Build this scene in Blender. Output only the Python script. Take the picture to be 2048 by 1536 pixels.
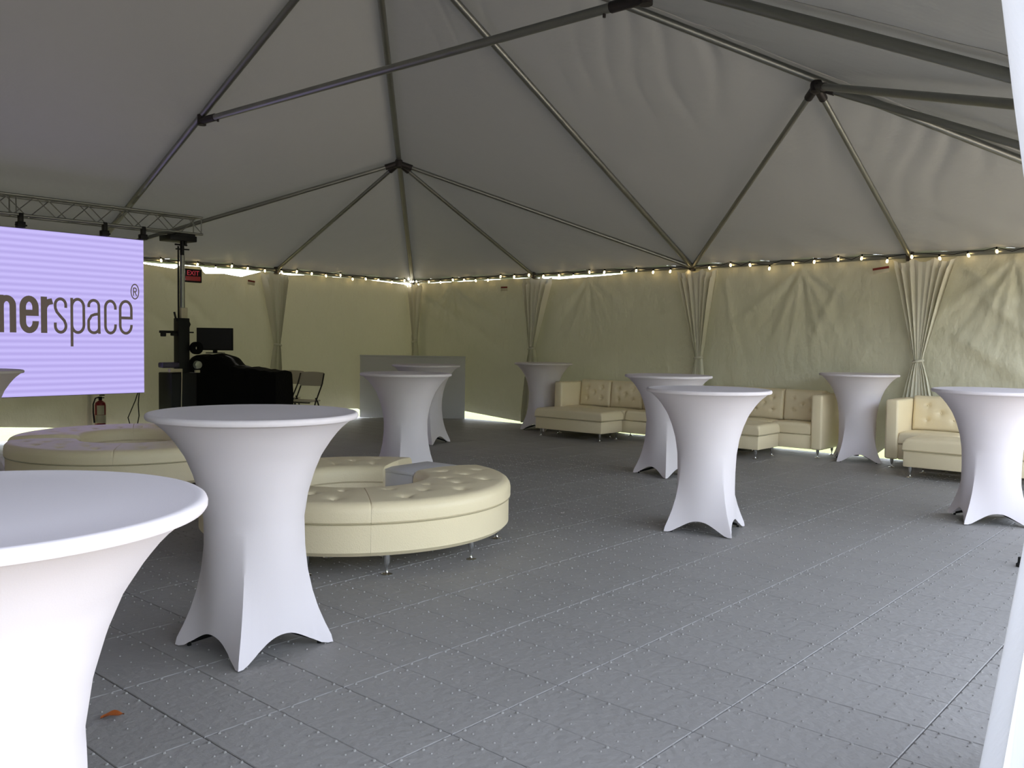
import bpy, bmesh, math, random
from math import sin, cos, pi, radians, sqrt, exp
from mathutils import Vector, Matrix
random.seed(7)
for o in list(bpy.data.objects): bpy.data.objects.remove(o)
sc = bpy.context.scene
COL = sc.collection

# ------------------------------------------------------------ camera
H, PITCH, ROLL, FPX = 1.4128, radians(-2.8019), radians(0.8307), 1743.56
fw = Vector((0, cos(PITCH), sin(PITCH))); up0 = Vector((0, -sin(PITCH), cos(PITCH))); rt0 = Vector((1, 0, 0))
rt = rt0*cos(ROLL) + up0*sin(ROLL); up = -rt0*sin(ROLL) + up0*cos(ROLL)
cd = bpy.data.cameras.new('camera'); cam = bpy.data.objects.new('camera', cd); COL.objects.link(cam)
cd.sensor_width = 36; cd.lens = FPX/2048*36; cd.clip_end = 500; cd.clip_start = .05
m = Matrix((rt, up, -fw)).transposed().to_4x4(); m.translation = Vector((0, 0, H)); cam.matrix_world = m
sc.camera = cam

# tent frame of reference: a runs along the right wall, b along the left wall (metres), corner far from the camera
TH = radians(-41.1902); DR = Vector((cos(TH), sin(TH), 0)); DL = Vector((sin(TH), -cos(TH), 0)); O = Vector((-1.9542, 16.9310, 0))
BAY = 3.048; LA, LB = 4*BAY, 6*BAY; WZ, PZ = 2.543, 5.447
def T(a, b, z=0.0): return O + DR*a + DL*b + Vector((0, 0, z))

# ------------------------------------------------------------ sky, sun, exposure
wd = bpy.data.worlds.new('sky'); sc.world = wd; wd.use_nodes = True
nt = wd.node_tree; nt.nodes.clear()
sky = nt.nodes.new('ShaderNodeTexSky'); sky.sky_type = 'NISHITA'; sky.sun_disc = False
SUN_EL = radians(52); sunv = (-DR*cos(radians(12)) - DL*sin(radians(12)))  # horizontal direction towards the sun
sky.sun_elevation = SUN_EL; sky.sun_rotation = math.atan2(sunv.x, sunv.y)
bg = nt.nodes.new('ShaderNodeBackground'); bg.inputs[1].default_value = 0.60
hs = nt.nodes.new('ShaderNodeHueSaturation'); hs.inputs['Saturation'].default_value = .42; nt.links.new(sky.outputs[0], hs.inputs['Color'])
ou = nt.nodes.new('ShaderNodeOutputWorld'); nt.links.new(hs.outputs[0], bg.inputs[0]); nt.links.new(bg.outputs[0], ou.inputs[0])
sd = bpy.data.lights.new('sun', 'SUN'); sd.energy = 3.2; sd.angle = radians(1.0); sd.color = (1, .95, .86)
so = bpy.data.objects.new('sun', sd); COL.objects.link(so)
S = Vector((sunv.x*cos(SUN_EL), sunv.y*cos(SUN_EL), sin(SUN_EL)))
so.rotation_euler = S.to_track_quat('Z', 'Y').to_euler(); so.location = (0, 0, 20)
vs = sc.view_settings
vs.view_transform = 'Standard'; vs.look = 'None'; vs.gamma = 1; vs.use_curve_mapping = False
vs.exposure = 1.25

# ------------------------------------------------------------ materials
def srgb(h):
    c = [int(h[i:i+2], 16)/255 for i in (0, 2, 4)]
    return tuple((x/12.92 if x <= .04045 else ((x+.055)/1.055)**2.4) for x in c) + (1,)
def mat(name, col, rough=.5, metal=0, bump=None, bdist=.02, var=0.0, vscale=3.0, spec=.5, emit=None, trans=0.0, transcol=None):
    mt = bpy.data.materials.new(name); mt.use_nodes = True; n = mt.node_tree; L = n.links
    b = n.nodes['Principled BSDF']; out = n.nodes['Material Output']
    c = srgb(col) if isinstance(col, str) else col
    b.inputs['Base Color'].default_value = c; b.inputs['Roughness'].default_value = rough; b.inputs['Metallic'].default_value = metal
    b.inputs['Specular IOR Level'].default_value = spec
    tc = n.nodes.new('ShaderNodeTexCoord')
    if var:
        nz = n.nodes.new('ShaderNodeTexNoise'); nz.inputs['Scale'].default_value = vscale; nz.inputs['Detail'].default_value = 5
        L.new(tc.outputs['Object'], nz.inputs['Vector'])
        mx = n.nodes.new('ShaderNodeMixRGB'); mx.inputs[1].default_value = tuple(x*(1-var) for x in c[:3])+(1,); mx.inputs[2].default_value = tuple(min(1, x*(1+var)) for x in c[:3])+(1,)
        L.new(nz.outputs['Fac'], mx.inputs[0]); L.new(mx.outputs[0], b.inputs['Base Color'])
    if bump:
        sc_, st, stretch = bump
        mp = n.nodes.new('ShaderNodeMapping'); mp.inputs['Scale'].default_value = stretch
        nb = n.nodes.new('ShaderNodeTexNoise'); nb.inputs['Scale'].default_value = sc_; nb.inputs['Detail'].default_value = 4
        L.new(tc.outputs['Object'], mp.inputs[0]); L.new(mp.outputs[0], nb.inputs['Vector'])
        bp = n.nodes.new('ShaderNodeBump'); bp.inputs['Strength'].default_value = st; bp.inputs['Distance'].default_value = bdist
        L.new(nb.outputs['Fac'], bp.inputs['Height']); L.new(bp.outputs[0], b.inputs['Normal'])
    if emit:
        b.inputs['Emission Color'].default_value = emit[0]; b.inputs['Emission Strength'].default_value = emit[1]
    if trans:
        t = n.nodes.new('ShaderNodeBsdfTranslucent'); t.inputs[0].default_value = transcol or c
        ms = n.nodes.new('ShaderNodeMixShader'); ms.inputs[0].default_value = trans
        L.new(b.outputs[0], ms.inputs[1]); L.new(t.outputs[0], ms.inputs[2]); L.new(ms.outputs[0], out.inputs[0])
    return mt
M = {}
M['cloth'] = mat('white_spandex', 'e2dade', .75, bump=(260, .03, (1, 1, 1)), spec=.25)
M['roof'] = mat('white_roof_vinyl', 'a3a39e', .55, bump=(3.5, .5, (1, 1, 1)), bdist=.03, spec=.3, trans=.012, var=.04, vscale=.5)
M['wall'] = mat('white_wall_vinyl', 'bcb8a6', .6, bump=(5, .9, (1, 1, .6)), bdist=.05, spec=.3, trans=.02, transcol=(.66, .60, .34, 1), var=.05, vscale=.8)
M['curtain'] = mat('white_curtain', 'e0dccb', .8, bump=(60, .1, (1, 1, .1)), spec=.2, trans=.22, transcol=(.8, .78, .7, 1))
M['drape'] = mat('white_entrance_drape', 'd2d2d8', .8, bump=(40, .1, (1, 1, .1)), spec=.2, trans=.28, transcol=(.86, .87, .92, 1))
M['alu'] = mat('brushed_aluminium', '8f908a', .38, .85, bump=(30, .1, (1, 1, 1)), var=.12, vscale=4)
M['steel'] = mat('dark_fitting_steel', '3b3736', .5, .7, var=.2, vscale=12)
M['chrome'] = mat('chrome', 'd8d8d8', .12, 1.0, var=.03)
M['leather'] = mat('cream_leatherette', 'eedebb', .42, bump=(140, .12, (1, 1, 1)), var=.04, vscale=2)
M['cube'] = mat('white_laminate', 'd3d0d4', .45, var=.03)
M['piping'] = mat('cream_piping', 'b5a888', .5, var=.05)
M['floor'] = mat('grey_plastic_flooring', '93908d', .6, bump=(26, .3, (1, 1, 1)), var=.12, vscale=1.1, spec=.22)
M['ground'] = mat('grass_ground', (.16, .2, .05, 1), .9, bump=(60, .8, (1, 1, 1)), var=.35, vscale=3)
M['bounce_paving'] = mat('bounce_concrete', (.60, .50, .38, 1), .85, bump=(30, .3, (1, 1, 1)), var=.12, vscale=.7)  # warm tint chosen for the light bounced off the added slab
M['foliage'] = mat('blocker_foliage', (.07, .10, .03, 1), .9, bump=(9, 1.0, (1, 1, 1)), var=.4, vscale=4)
M['black'] = mat('black_plastic', '0b0b0c', .55, spec=.3, var=.2, vscale=8)
M['blackcloth'] = mat('black_cloth', '0c0c0d', .9, bump=(20, .4, (1, 1, 1)), spec=.15, var=.2)
M['rubber'] = mat('black_rubber', '101010', .8, var=.2)
M['red'] = mat('red_enamel', '8c1420', .35, var=.1)
M['label'] = mat('paper_label', 'cfc4a8', .7, var=.1, vscale=20)
M['redlabel'] = mat('red_label', '7e2a1c', .7, var=.2, vscale=30)
M['screenback'] = mat('dark_cabinet', '1b1a20', .5, var=.1)
M['lettering'] = mat('lettering_grey', '4b443f', .6, var=.03, emit=((.065, .05, .042, 1), .5))
M['chairseat'] = mat('white_resin', 'c9bfae', .5, var=.05)
M['leaf'] = mat('dry_leaf', 'a0521c', .7, var=.3, vscale=40)
M['blueglass'] = mat('purple_case', '3e3852', .4, var=.1)
M['bulb'] = mat('warm_bulb', (1, .8, .5, 1), .3, emit=((1, .74, .34, 1), 5.0), var=.01)
M['bulbwhite'] = mat('white_bulb', (1, .95, .85, 1), .3, emit=((1, .93, .78, 1), 2.5), var=.01)
M['signred'] = mat('sign_red', '4a0f12', .4, emit=((.25, .02, .02, 1), .12), var=.1)
M['signletter'] = mat('sign_letter', '8c2030', .4, emit=((.5, .04, .06, 1), .22), var=.05)
# glowing LED face: even lavender with the fine horizontal banding of its rows
def led_mat():
    mt = bpy.data.materials.new('led_face'); mt.use_nodes = True; n = mt.node_tree; L = n.links
    b = n.nodes['Principled BSDF']; b.inputs['Base Color'].default_value = (.03, .03, .04, 1); b.inputs['Roughness'].default_value = .6
    tc = n.nodes.new('ShaderNodeTexCoord'); w = n.nodes.new('ShaderNodeTexWave'); w.wave_type = 'BANDS'; w.bands_direction = 'Z'
    w.inputs['Scale'].default_value = 4.25; w.inputs['Distortion'].default_value = 0.0
    L.new(tc.outputs['Object'], w.inputs[0])
    r = n.nodes.new('ShaderNodeValToRGB'); r.color_ramp.elements[0].color = (.47, .40, .82, 1); r.color_ramp.elements[1].color = (.58, .51, .96, 1)
    L.new(w.outputs['Fac'], r.inputs[0]); L.new(r.outputs[0], b.inputs['Emission Color']); b.inputs['Emission Strength'].default_value = EMI
    return mt
EMI = 1/2**1.25
M['led'] = led_mat()

# ------------------------------------------------------------ object helpers
def tag(o, label=None, cat=None, group=None, kind=None):
    if label: o['label'] = label
    if cat: o['category'] = cat
    if group: o['group'] = group
    if kind: o['kind'] = kind
    return o
def empty(name, loc=(0, 0, 0), rz=0, **k):
    o = bpy.data.objects.new(name, None); o.empty_display_size = .1; o.location = loc; o.rotation_euler = (0, 0, rz); COL.objects.link(o)
    return tag(o, **k)
def finish(bm, name, mt, parent=None, smooth=True, kind=None):
    bmesh.ops.remove_doubles(bm, verts=bm.verts, dist=1e-5)
    bmesh.ops.recalc_face_normals(bm, faces=bm.faces)
    me = bpy.data.meshes.new(name); bm.to_mesh(me); bm.free()
    me.materials.append(mt)
    if smooth:
        me.shade_smooth()
        me.set_sharp_from_angle(angle=radians(38))
    o = bpy.data.objects.new(name, me); COL.objects.link(o)
    if parent: o.parent = parent
    if kind: o['kind'] = kind
    return o
def inst(me, name, parent, loc=(0, 0, 0), rot=(0, 0, 0)):
    o = bpy.data.objects.new(name, me); COL.objects.link(o); o.parent = parent; o.location = loc; o.rotation_euler = rot
    return o
def copy_tree(o, parent=None):
    c = o.copy(); COL.objects.link(c)
    if parent: c.parent = parent
    for ch in o.children: copy_tree(ch, c)
    return c
def a_box(bm, x0, x1, y0, y1, z0, z1, bev=0.0, seg=2, mtx=None):
    b2 = bmesh.new()
    bmesh.ops.create_cube(b2, size=1)
    for v in b2.verts: v.co = Vector(((x0+x1)/2+v.co.x*(x1-x0), (y0+y1)/2+v.co.y*(y1-y0), (z0+z1)/2+v.co.z*(z1-z0)))
    if bev: bmesh.ops.bevel(b2, geom=b2.edges[:], offset=bev, segments=seg, profile=.5, affect='EDGES')
    merge(bm, b2, mtx)
def merge(bm, b2, mtx=None):
    if mtx is not None: bmesh.ops.transform(b2, matrix=mtx, verts=b2.verts)
    me = bpy.data.meshes.new('tmp'); b2.to_mesh(me); b2.free(); bm.from_mesh(me); bpy.data.meshes.remove(me)
def a_tube(bm, pts, r, n=10, caps=True):
    pts = [Vector(p) for p in pts]; rs = r if isinstance(r, (list, tuple)) else [r]*len(pts)
    rings = []; prev = None
    for i, p in enumerate(pts):
        d = (pts[min(i+1, len(pts)-1)] - pts[max(i-1, 0)]).normalized()
        if prev is None:
            ref = Vector((0, 0, 1)) if abs(d.z) < .9 else Vector((1, 0, 0)); x = d.cross(ref).normalized()
        else: x = (prev - d*prev.dot(d)).normalized()
        prev = x; y = d.cross(x)
        rings.append([bm.verts.new(p + (x*cos(2*pi*k/n) + y*sin(2*pi*k/n))*rs[i]) for k in range(n)])
    for A, B in zip(rings, rings[1:]):
        for k in range(n): bm.faces.new((A[k], A[(k+1) % n], B[(k+1) % n], B[k]))
    if caps:
        bm.faces.new(rings[0]); bm.faces.new(rings[-1][::-1])
def a_lathe(bm, prof, n=24, c=(0, 0, 0), closed=False):
    rings = []
    for r, z in prof:
        if r < 1e-5: rings.append([bm.verts.new((c[0], c[1], c[2]+z))])
        else: rings.append([bm.verts.new((c[0]+r*cos(2*pi*k/n), c[1]+r*sin(2*pi*k/n), c[2]+z)) for k in range(n)])
    for A, B in zip(rings, rings[1:]):
        for k in range(n):
            k2 = (k+1) % n
            if len(A) == 1 and len(B) == 1: continue
            if len(A) == 1: bm.faces.new((A[0], B[k], B[k2]))
            elif len(B) == 1: bm.faces.new((A[k], A[k2], B[0]))
            else: bm.faces.new((A[k], A[k2], B[k2], B[k]))
def a_grid(bm, P):   # P[i][j] of Vectors
    V = [[bm.verts.new(p) for p in row] for row in P]
    for i in range(len(V)-1):
        for j in range(len(V[0])-1): bm.faces.new((V[i][j], V[i+1][j], V[i+1][j+1], V[i][j+1]))
    return V
def box(name, mt, parent, *a, **k):
    bm = bmesh.new(); a_box(bm, *a, **k); return finish(bm, name, mt, parent)
def tube(name, mt, parent, pts, r, n=10, **k):
    bm = bmesh.new(); a_tube(bm, pts, r, n); return finish(bm, name, mt, parent, **k)
def lathe(name, mt, parent, prof, n=24, c=(0, 0, 0)):
    bm = bmesh.new(); a_lathe(bm, prof, n, c); return finish(bm, name, mt, parent)
def wav(x, y, s=1.0):   # cheap smooth noise
    return (sin(1.7*x*s+1.3*y*s+.5)+sin(-1.1*x*s+2.3*y*s+2.1)+sin(3.1*x*s-.7*y*s+4.2)*.6+sin(2.9*y*s+1.9*x*s*1.3+1.2)*.5)/3.1
def lerp_tab(tab, x):
    if x <= tab[0][0]: return tab[0][1]
    for (x0, y0), (x1, y1) in zip(tab, tab[1:]):
        if x <= x1: return y0+(y1-y0)*(x-x0)/(x1-x0)
    return tab[-1][1]

# ------------------------------------------------------------ ground and floor
bm = bmesh.new(); P = [[Vector((x, y, -.06)) for y in (-80, -30, 0, 20, 50, 120)] for x in (-100, -40, 0, 40, 100)]
a_grid(bm, P); tag(finish(bm, 'ground', M['ground'], smooth=False), label='sunlit green grass lawn outside around the tent', kind='structure')
bm = bmesh.new(); q = [T(LA+.96, -25, -.03), T(LA+40, -25, -.03), T(LA+40, 40, -.03), T(LA+.96, 40, -.03)]  # added slab, never in view: bounces warm sunlight into the open side
v_ = [bm.verts.new(p) for p in q]+[bm.verts.new(p+Vector((0, 0, -.04))) for p in q]
bm.faces.new(v_[:4]); bm.faces.new(v_[4:][::-1])
for k in range(4): bm.faces.new((v_[k], v_[(k+1) % 4], v_[4+(k+1) % 4], v_[4+k]))
tag(finish(bm, 'bounce_slab', M['bounce_paving'], smooth=False), label='added pale slab, out of view, bouncing sunlight into the open side of the tent', kind='structure')
# added unseen foliage bank: put here to block low sky light on the open side
P = []
for i in range(121):
    b = -30+75*i/120; row = []
    for k in range(17):
        t_ = k/16*pi; row.append(T(LA+16+2.2-2.2*cos(t_)**1+.35*wav(b, k*.6, 2.2), b, 5.2*sin(t_)**.35*(1+.05*wav(b, k*.5, 3))-.05+.02*k*0))
    P.append(row)
bm = bmesh.new(); a_grid(bm, P); tag(finish(bm, 'foliage_blocker', M['foliage']), label='added green foliage bank, out of view, blocking low sky light', kind='structure')
FA0, FB0, PA, PB = 10.455, 9.89, .624, .614
bm = bmesh.new()
c4 = [T(-.02, -.02), T(LA+.95, -.02), T(LA+.95, LB+.1), T(-.02, LB+.1)]
vb = [bm.verts.new(p+Vector((0, 0, -.05))) for p in c4]; vt = [bm.verts.new(p+Vector((0, 0, -.012))) for p in c4]
bm.faces.new(vb); bm.faces.new(vt)
for k in range(4): bm.faces.new((vb[k], vb[(k+1) % 4], vt[(k+1) % 4], vt[k]))
floor = tag(finish(bm, 'floor', M['floor'], smooth=False), label='grey interlocking plastic event flooring with raised studs', kind='structure')
def panel_bm():     # local: x = a, y = -b ; one panel with rounded edge, centre groove and studs
    bm = bmesh.new(); g = .0022; e = .0025
    for y0, y1 in ((0, PB/2), (PB/2, PB)):
        gg = g if y0 == 0 else g
        xs = [g, g+e, PA-g-e, PA-g]; 
        ya = y0+(g if y0 == 0 else .0012); yb = y1-(g if y1 == PB else .0012)
        ys = [ya, ya+e, yb-e, yb]; zz = lambda i, j: -.0025 if i in (0, 3) or j in (0, 3) else 0
        P = [[Vector((xs[i], -ys[j], zz(i, j))) for j in range(4)] for i in range(4)]
        a_grid(bm, P)
        low = [[Vector((xs[i], -ys[j], -.012)) for j in (0, 3)] for i in (0, 3)]
        for A, B, C_, D in ((P[0][0], P[3][0], low[1][0], low[0][0]), (P[0][3], P[3][3], low[1][1], low[0][1]), (P[0][0], P[0][3], low[0][1], low[0][0]), (P[3][0], P[3][3], low[1][1], low[1][0])):
            bm.faces.new([bm.verts.new(q) for q in (A, B, C_, D)])
    return bm
def stud(bm, x, y, r, h):
    n = 7; a = [bm.verts.new((x+r*cos(2*pi*k/n), -y+r*sin(2*pi*k/n), 0)) for k in range(n)]
    b = [bm.verts.new((x+r*.6*cos(2*pi*k/n), -y+r*.6*sin(2*pi*k/n), h)) for k in range(n)]
    for k in range(n): bm.faces.new((a[k], a[(k+1) % n], b[(k+1) % n], b[k]))
    bm.faces.new(b)
def panel_mesh(studs=True):
    bm = panel_bm()
    if studs:
        for i in range(6):
            for j in range(6): stud(bm, (i+.5)*PA/6, (j+.5)*PB/6, .0048, .0045)
            stud(bm, (i+.5)*PA/6, .012, .0072, .006); stud(bm, (i+.5)*PA/6, PB/2+.012, .0072, .006)
            stud(bm, .011, (i+.5)*PB/6, .0072, .006)
    for v in bm.verts: pass
    bmesh.ops.recalc_face_normals(bm, faces=bm.faces)
    me = bpy.data.meshes.new('floor_panel'); bm.to_mesh(me); bm.free(); me.materials.append(M['floor']); return me
pm, pl = panel_mesh(), panel_mesh(False)
cells = []
i0, i1 = math.floor((0-FA0)/PA), math.floor((LA+.9-FA0)/PA); j0, j1 = math.floor((0-FB0)/PB), math.floor((LB-FB0)/PB)
for i in range(i0, i1+1):
    for j in range(j0, j1+1):
        a, b = FA0+i*PA, FB0+j*PB
        if a < -.02 or b < -.02 or a+PA > LA+.9: continue
        c = T(a+PA/2, b+PB/2); d = c-Vector((0, 0, H)); z = d.dot(fw)
        vis = z > .8 and abs(d.dot(rt)/z) < .66 and d.dot(up)/z > -.6
        cells.append((0 if vis else 1, d.length, a, b))
cells.sort()
for k, (v, d, a, b) in enumerate(cells[:300]):
    inst(pm if d < 11 else pl, 'floor_panel', floor, T(a, b), (0, 0, TH))
bm = bmesh.new()
for v, d, a, b in cells[300:]:
    b2 = bmesh.new(); b2.from_mesh(pl); merge(bm, b2, Matrix.Translation(T(a, b)) @ Matrix.Rotation(TH, 4, 'Z'))
me = bpy.data.meshes.new('distant_floor_panels'); bm.to_mesh(me); bm.free(); me.materials.append(M['floor'])
o = inst(me, 'distant_floor_panels', floor); o['kind'] = 'stuff'

# ------------------------------------------------------------ roof and walls
def roof_z(a, b):
    return WZ + (PZ-WZ)*min(a/BAY, (LA-a)/BAY, b/BAY, (LB-b)/BAY, 2.0)/2 + .036+.04*min(1, max(0, min(a, LA-a, b, LB-b))/.8)
def crease(a, b):
    # ripples in the vinyl beside the hips and next to the side rafters, dying away with distance
    z = 0
    for (pa, pb, qa, qb, k, amp, reach) in ((0, 0, 2, 2, 26, .004, .4), (4, 0, 2, 2, 30, .042, .75), (0, 2, 2, 2, 27, .024, .6), (4, 2, 2, 2, 24, .018, .5)):
        p = Vector((pa*BAY, pb*BAY)); q = Vector((qa*BAY, qb*BAY)); d = (q-p).normalized(); v = Vector((a, b))-p
        s = v.dot(d); t = abs(v.x*d.y-v.y*d.x); L_ = (q-p).length
        if -.2 < s < L_+.3:
            side = (v.x*d.y-v.y*d.x)
            ph = s*k*(.62)+t*7.5+1.8*sin(s*1.7)+1.3*sin(s*4.1)+.6*sin(t*5)
            z += amp*exp(-t/reach)*min(1, t/.12)*(max(0, sin(ph))**2-.3)*max(.15, .55+.45*sin(s*2.3+1)+.3*sin(s*5.1))
    z += .010*wav(a, b, .8)+.004*wav(a, b, 2.7)
    edge = min(a, LA-a, b, LB-b)
    z += .012*exp(-edge/.35)*sin((a+b)*2*pi/.76)
    return z
def roof_face(bm, A, B, C_, D, n, mm):
    P = []
    for i in range(n+1):
        u = i/n; row = []
        for j in range(mm+1):
            v = j/mm
            p = (A*(1-u)+B*u)*(1-v)+(D*(1-u)+C_*u)*v
            row.append(T(p.x, p.y, roof_z(min(max(p.x, 0), LA), min(max(p.y, 0), LB))+crease(p.x, p.y)))
        P.append(row)
    a_grid(bm, P)
bm = bmesh.new(); V2 = lambda a, b: Vector((a*BAY, b*BAY))
e = .03
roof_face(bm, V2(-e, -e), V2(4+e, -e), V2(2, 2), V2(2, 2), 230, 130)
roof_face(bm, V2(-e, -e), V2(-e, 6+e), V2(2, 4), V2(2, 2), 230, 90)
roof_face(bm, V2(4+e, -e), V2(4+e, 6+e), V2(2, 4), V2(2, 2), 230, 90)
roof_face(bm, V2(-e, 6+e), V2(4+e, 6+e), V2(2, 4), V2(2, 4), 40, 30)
# short lip folded down outside the eave rail
for i in range(4):
    c_ = [(-.03, -.03), (LA+.03, -.03), (LA+.03, LB+.03), (-.03, LB+.03)]; (a0, b0), (a1, b1) = c_[i], c_[(i+1) % 4]; P = []
    for k in range(121):
        a, b = a0+(a1-a0)*k/120, b0+(b1-b0)*k/120
        oa, ob = ((0, -1), (1, 0), (0, 1), (-1, 0))[i]
        zt = roof_z(min(max(a, 0), LA), min(max(b, 0), LB))+crease(a, b)
        P.append([T(a, b, zt), T(a+oa*.025, b+ob*.025, zt-.012), T(a+oa*.03, b+ob*.03, 2.505+.006*sin(k))])
    a_grid(bm, P)
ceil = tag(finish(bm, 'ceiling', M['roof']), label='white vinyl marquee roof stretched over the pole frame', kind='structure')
for (i0_, j0_, i1_, j1_, o_) in ((4, 2, 2, 2, -.16), (4, 0, 2, 2, -.10), (0, 2, 2, 2, -.055)):
    p = Vector((i0_*BAY, j0_*BAY)); q = Vector((i1_*BAY, j1_*BAY)); d = (q-p).normalized(); n_v = Vector((-d.y, d.x))*o_; pts = []
    for k in range(41):
        w_ = p+(q-p)*k/40+n_v*min(1, k/3, (40-k)/3); w_.x = min(max(w_.x, 0), LA)
        pts.append(T(w_.x, w_.y, roof_z(w_.x, w_.y)+crease(w_.x, w_.y)-.006))
    tube('seam_band', M['roof'], ceil, pts, .011, 6)

def fold(s, z, pts, seed=0):
    """creases radiating down from the hanging points of the sheet"""
    d = 0
    for (ps, pz, ang, amp, w, L_) in pts:
        dx, dz = s-ps, pz-z
        ux, uz = sin(ang), cos(ang)
        al = dx*ux+dz*uz; ac = dx*uz-dz*ux
        if -.1 < al < L_:
            f = min(1, max(0, al+.1)/.3)*max(0, 1-al/L_)**.7
            ww = w*(.7+.5*max(al, 0)/L_)
            d += amp*f*exp(-(ac/ww)**2)
    return d
def hung_wall(name, ax, L, topf, botf, folds, nx, label, seed):
    P = []
    nz = 84
    for i in range(nx+1):
        s = -.07+(L+.07)*i/nx; row = []
        for j in range(nz+1):
            z0, z1 = botf(s), topf(s); z = z0+(z1-z0)*j/nz
            off = -.02 - .012*wav(s, z*1.5+seed, 1.1) - .006*wav(s*1.3+seed, z, 3.3) - .0022*wav(s*1.7, z*2.4+seed, 8) + fold(s, z, folds)
            off = -.035+min(off+.035, .12)
            row.append(T(s, off, z) if ax == 'R' else T(off, s, z))
        P.append(row)
    bm = bmesh.new(); a_grid(bm, P)
    return tag(finish(bm, name, M['wall']), label=label, kind='structure')
R_ = radians
foldsR = []
for ps, spread in ((1.1, 1), (4.2, 1), (7.75, 1.3), (10.3, 1.4)):
    for ang, amp, w in ((-52, .024, .06), (-36, -.02, .05), (-22, .02, .04), (-8, .018, .035), (5, -.018, .04), (16, .02, .035), (30, .024, .05), (44, -.02, .05), (58, .026, .06)):
        foldsR.append((ps, 2.46, R_(ang), amp*spread*.8, w, 1.3))
foldsR += [(.2, 2.4, R_(62), .045, .10, 3.3), (.25, 2.1, R_(60), -.03, .12, 2.6), (1.2, 2.4, R_(60), .035, .10, 2.6), (9.7, 2.45, R_(50), .05, .10, 3.0), (9.9, 2.1, R_(48), .045, .1, 2.6), (10.6, 2.45, R_(45), -.035, .1, 2.4),
           (9.6, 1.6, R_(60), .04, .12, 2.2), (6.6, 2.4, R_(12), .02, .05, 1.6), (8.3, 2.3, R_(-25), .02, .06, 1.5)]
foldsL = [(5.1, 2.4, R_(-48), .045, .09, 2.2), (4.0, 2.45, R_(-35), -.035, .09, 1.3), (3.7, 2.45, R_(30), .04, .08, 1.2), (3.55, 2.42, R_(-10), -.05, .12, .8), (6.0, 2.3, R_(-55), .04, .1, 2.0),
          (4.05, 2.45, R_(40), .03, .07, 1.5), (1.8, 2.45, R_(20), .02, .1, 1.6), (2.4, 2.4, R_(-30), .02, .1, 1.6), (8, 2.3, R_(35), .03, .1, 1.8), (.6, 2.4, R_(-20), .02, .1, 1.8)]
topR = lambda s: 2.515 - lerp_tab([(0, 0), (.5, .02), (2.9, .015), (3.2, .03), (3.6, .055), (4.6, .03), (5.2, 0), (LA, 0)], s)
botR = lambda s: lerp_tab([(0, .02), (1.2, .03), (1.3, .115), (1.45, .118), (2.8, .02), (4.8, -.02), (5.0, .045), (5.5, .045), (5.7, -.02), (7.3, -.02), (7.5, .075), (8.45, .085), (8.8, .02), (8.95, .15), (9.2, .15), (9.4, .02), (LA, .02)], s)
topL = lambda s: 2.50 - lerp_tab([(0, .03), (1.2, -.01), (2.5, .0), (2.8, .02), (3.2, 0), (3.32, .0), (3.7, .11), (4.0, .075), (4.35, .10), (4.38, 0), (4.75, 0.0), (4.82, .06), (5.4, .015), (6, .02), (LB, .02)], s)
botL = lambda s: lerp_tab([(0, .02), (1.1, .03), (1.3, .14), (2.0, .17), (2.2, .03), (4.3, .04), (5.0, .1), (6.4, .1), (6.7, .14), (7.4, .19), (9.5, .2), (11, .03), (LB, .03)], s)
hung_wall('wall_right', 'R', LA, topR, botR, foldsR, 480, 'creased white vinyl tent side wall behind the cream sofas', 1.0)
hung_wall('wall_left', 'L', LB, topL, botL, foldsL, 460, 'creased white vinyl tent side wall behind the glowing LED screen', 5.0)
P = []
for i in range(61):
    s = LA*i/60; P.append([T(s, LB+.03+.02*wav(s, z, 2), z) for z in [k*2.5/20 for k in range(21)]])
bm = bmesh.new(); a_grid(bm, P); tag(finish(bm, 'wall_back', M['wall']), label='white vinyl tent end wall beyond the left edge of the view', kind='structure')

P = []
for i in range(81):
    s = 4.4*BAY+(LB-4.4*BAY)*i/80; P.append([T(LA+.03+.02*wav(s, z, 2), s, z) for z in [k*2.5/20 for k in range(21)]])
bm = bmesh.new(); a_grid(bm, P); tag(finish(bm, 'wall_front', M['wall']), label='white vinyl tent side wall left of the entrance bay', kind='structure')

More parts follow.
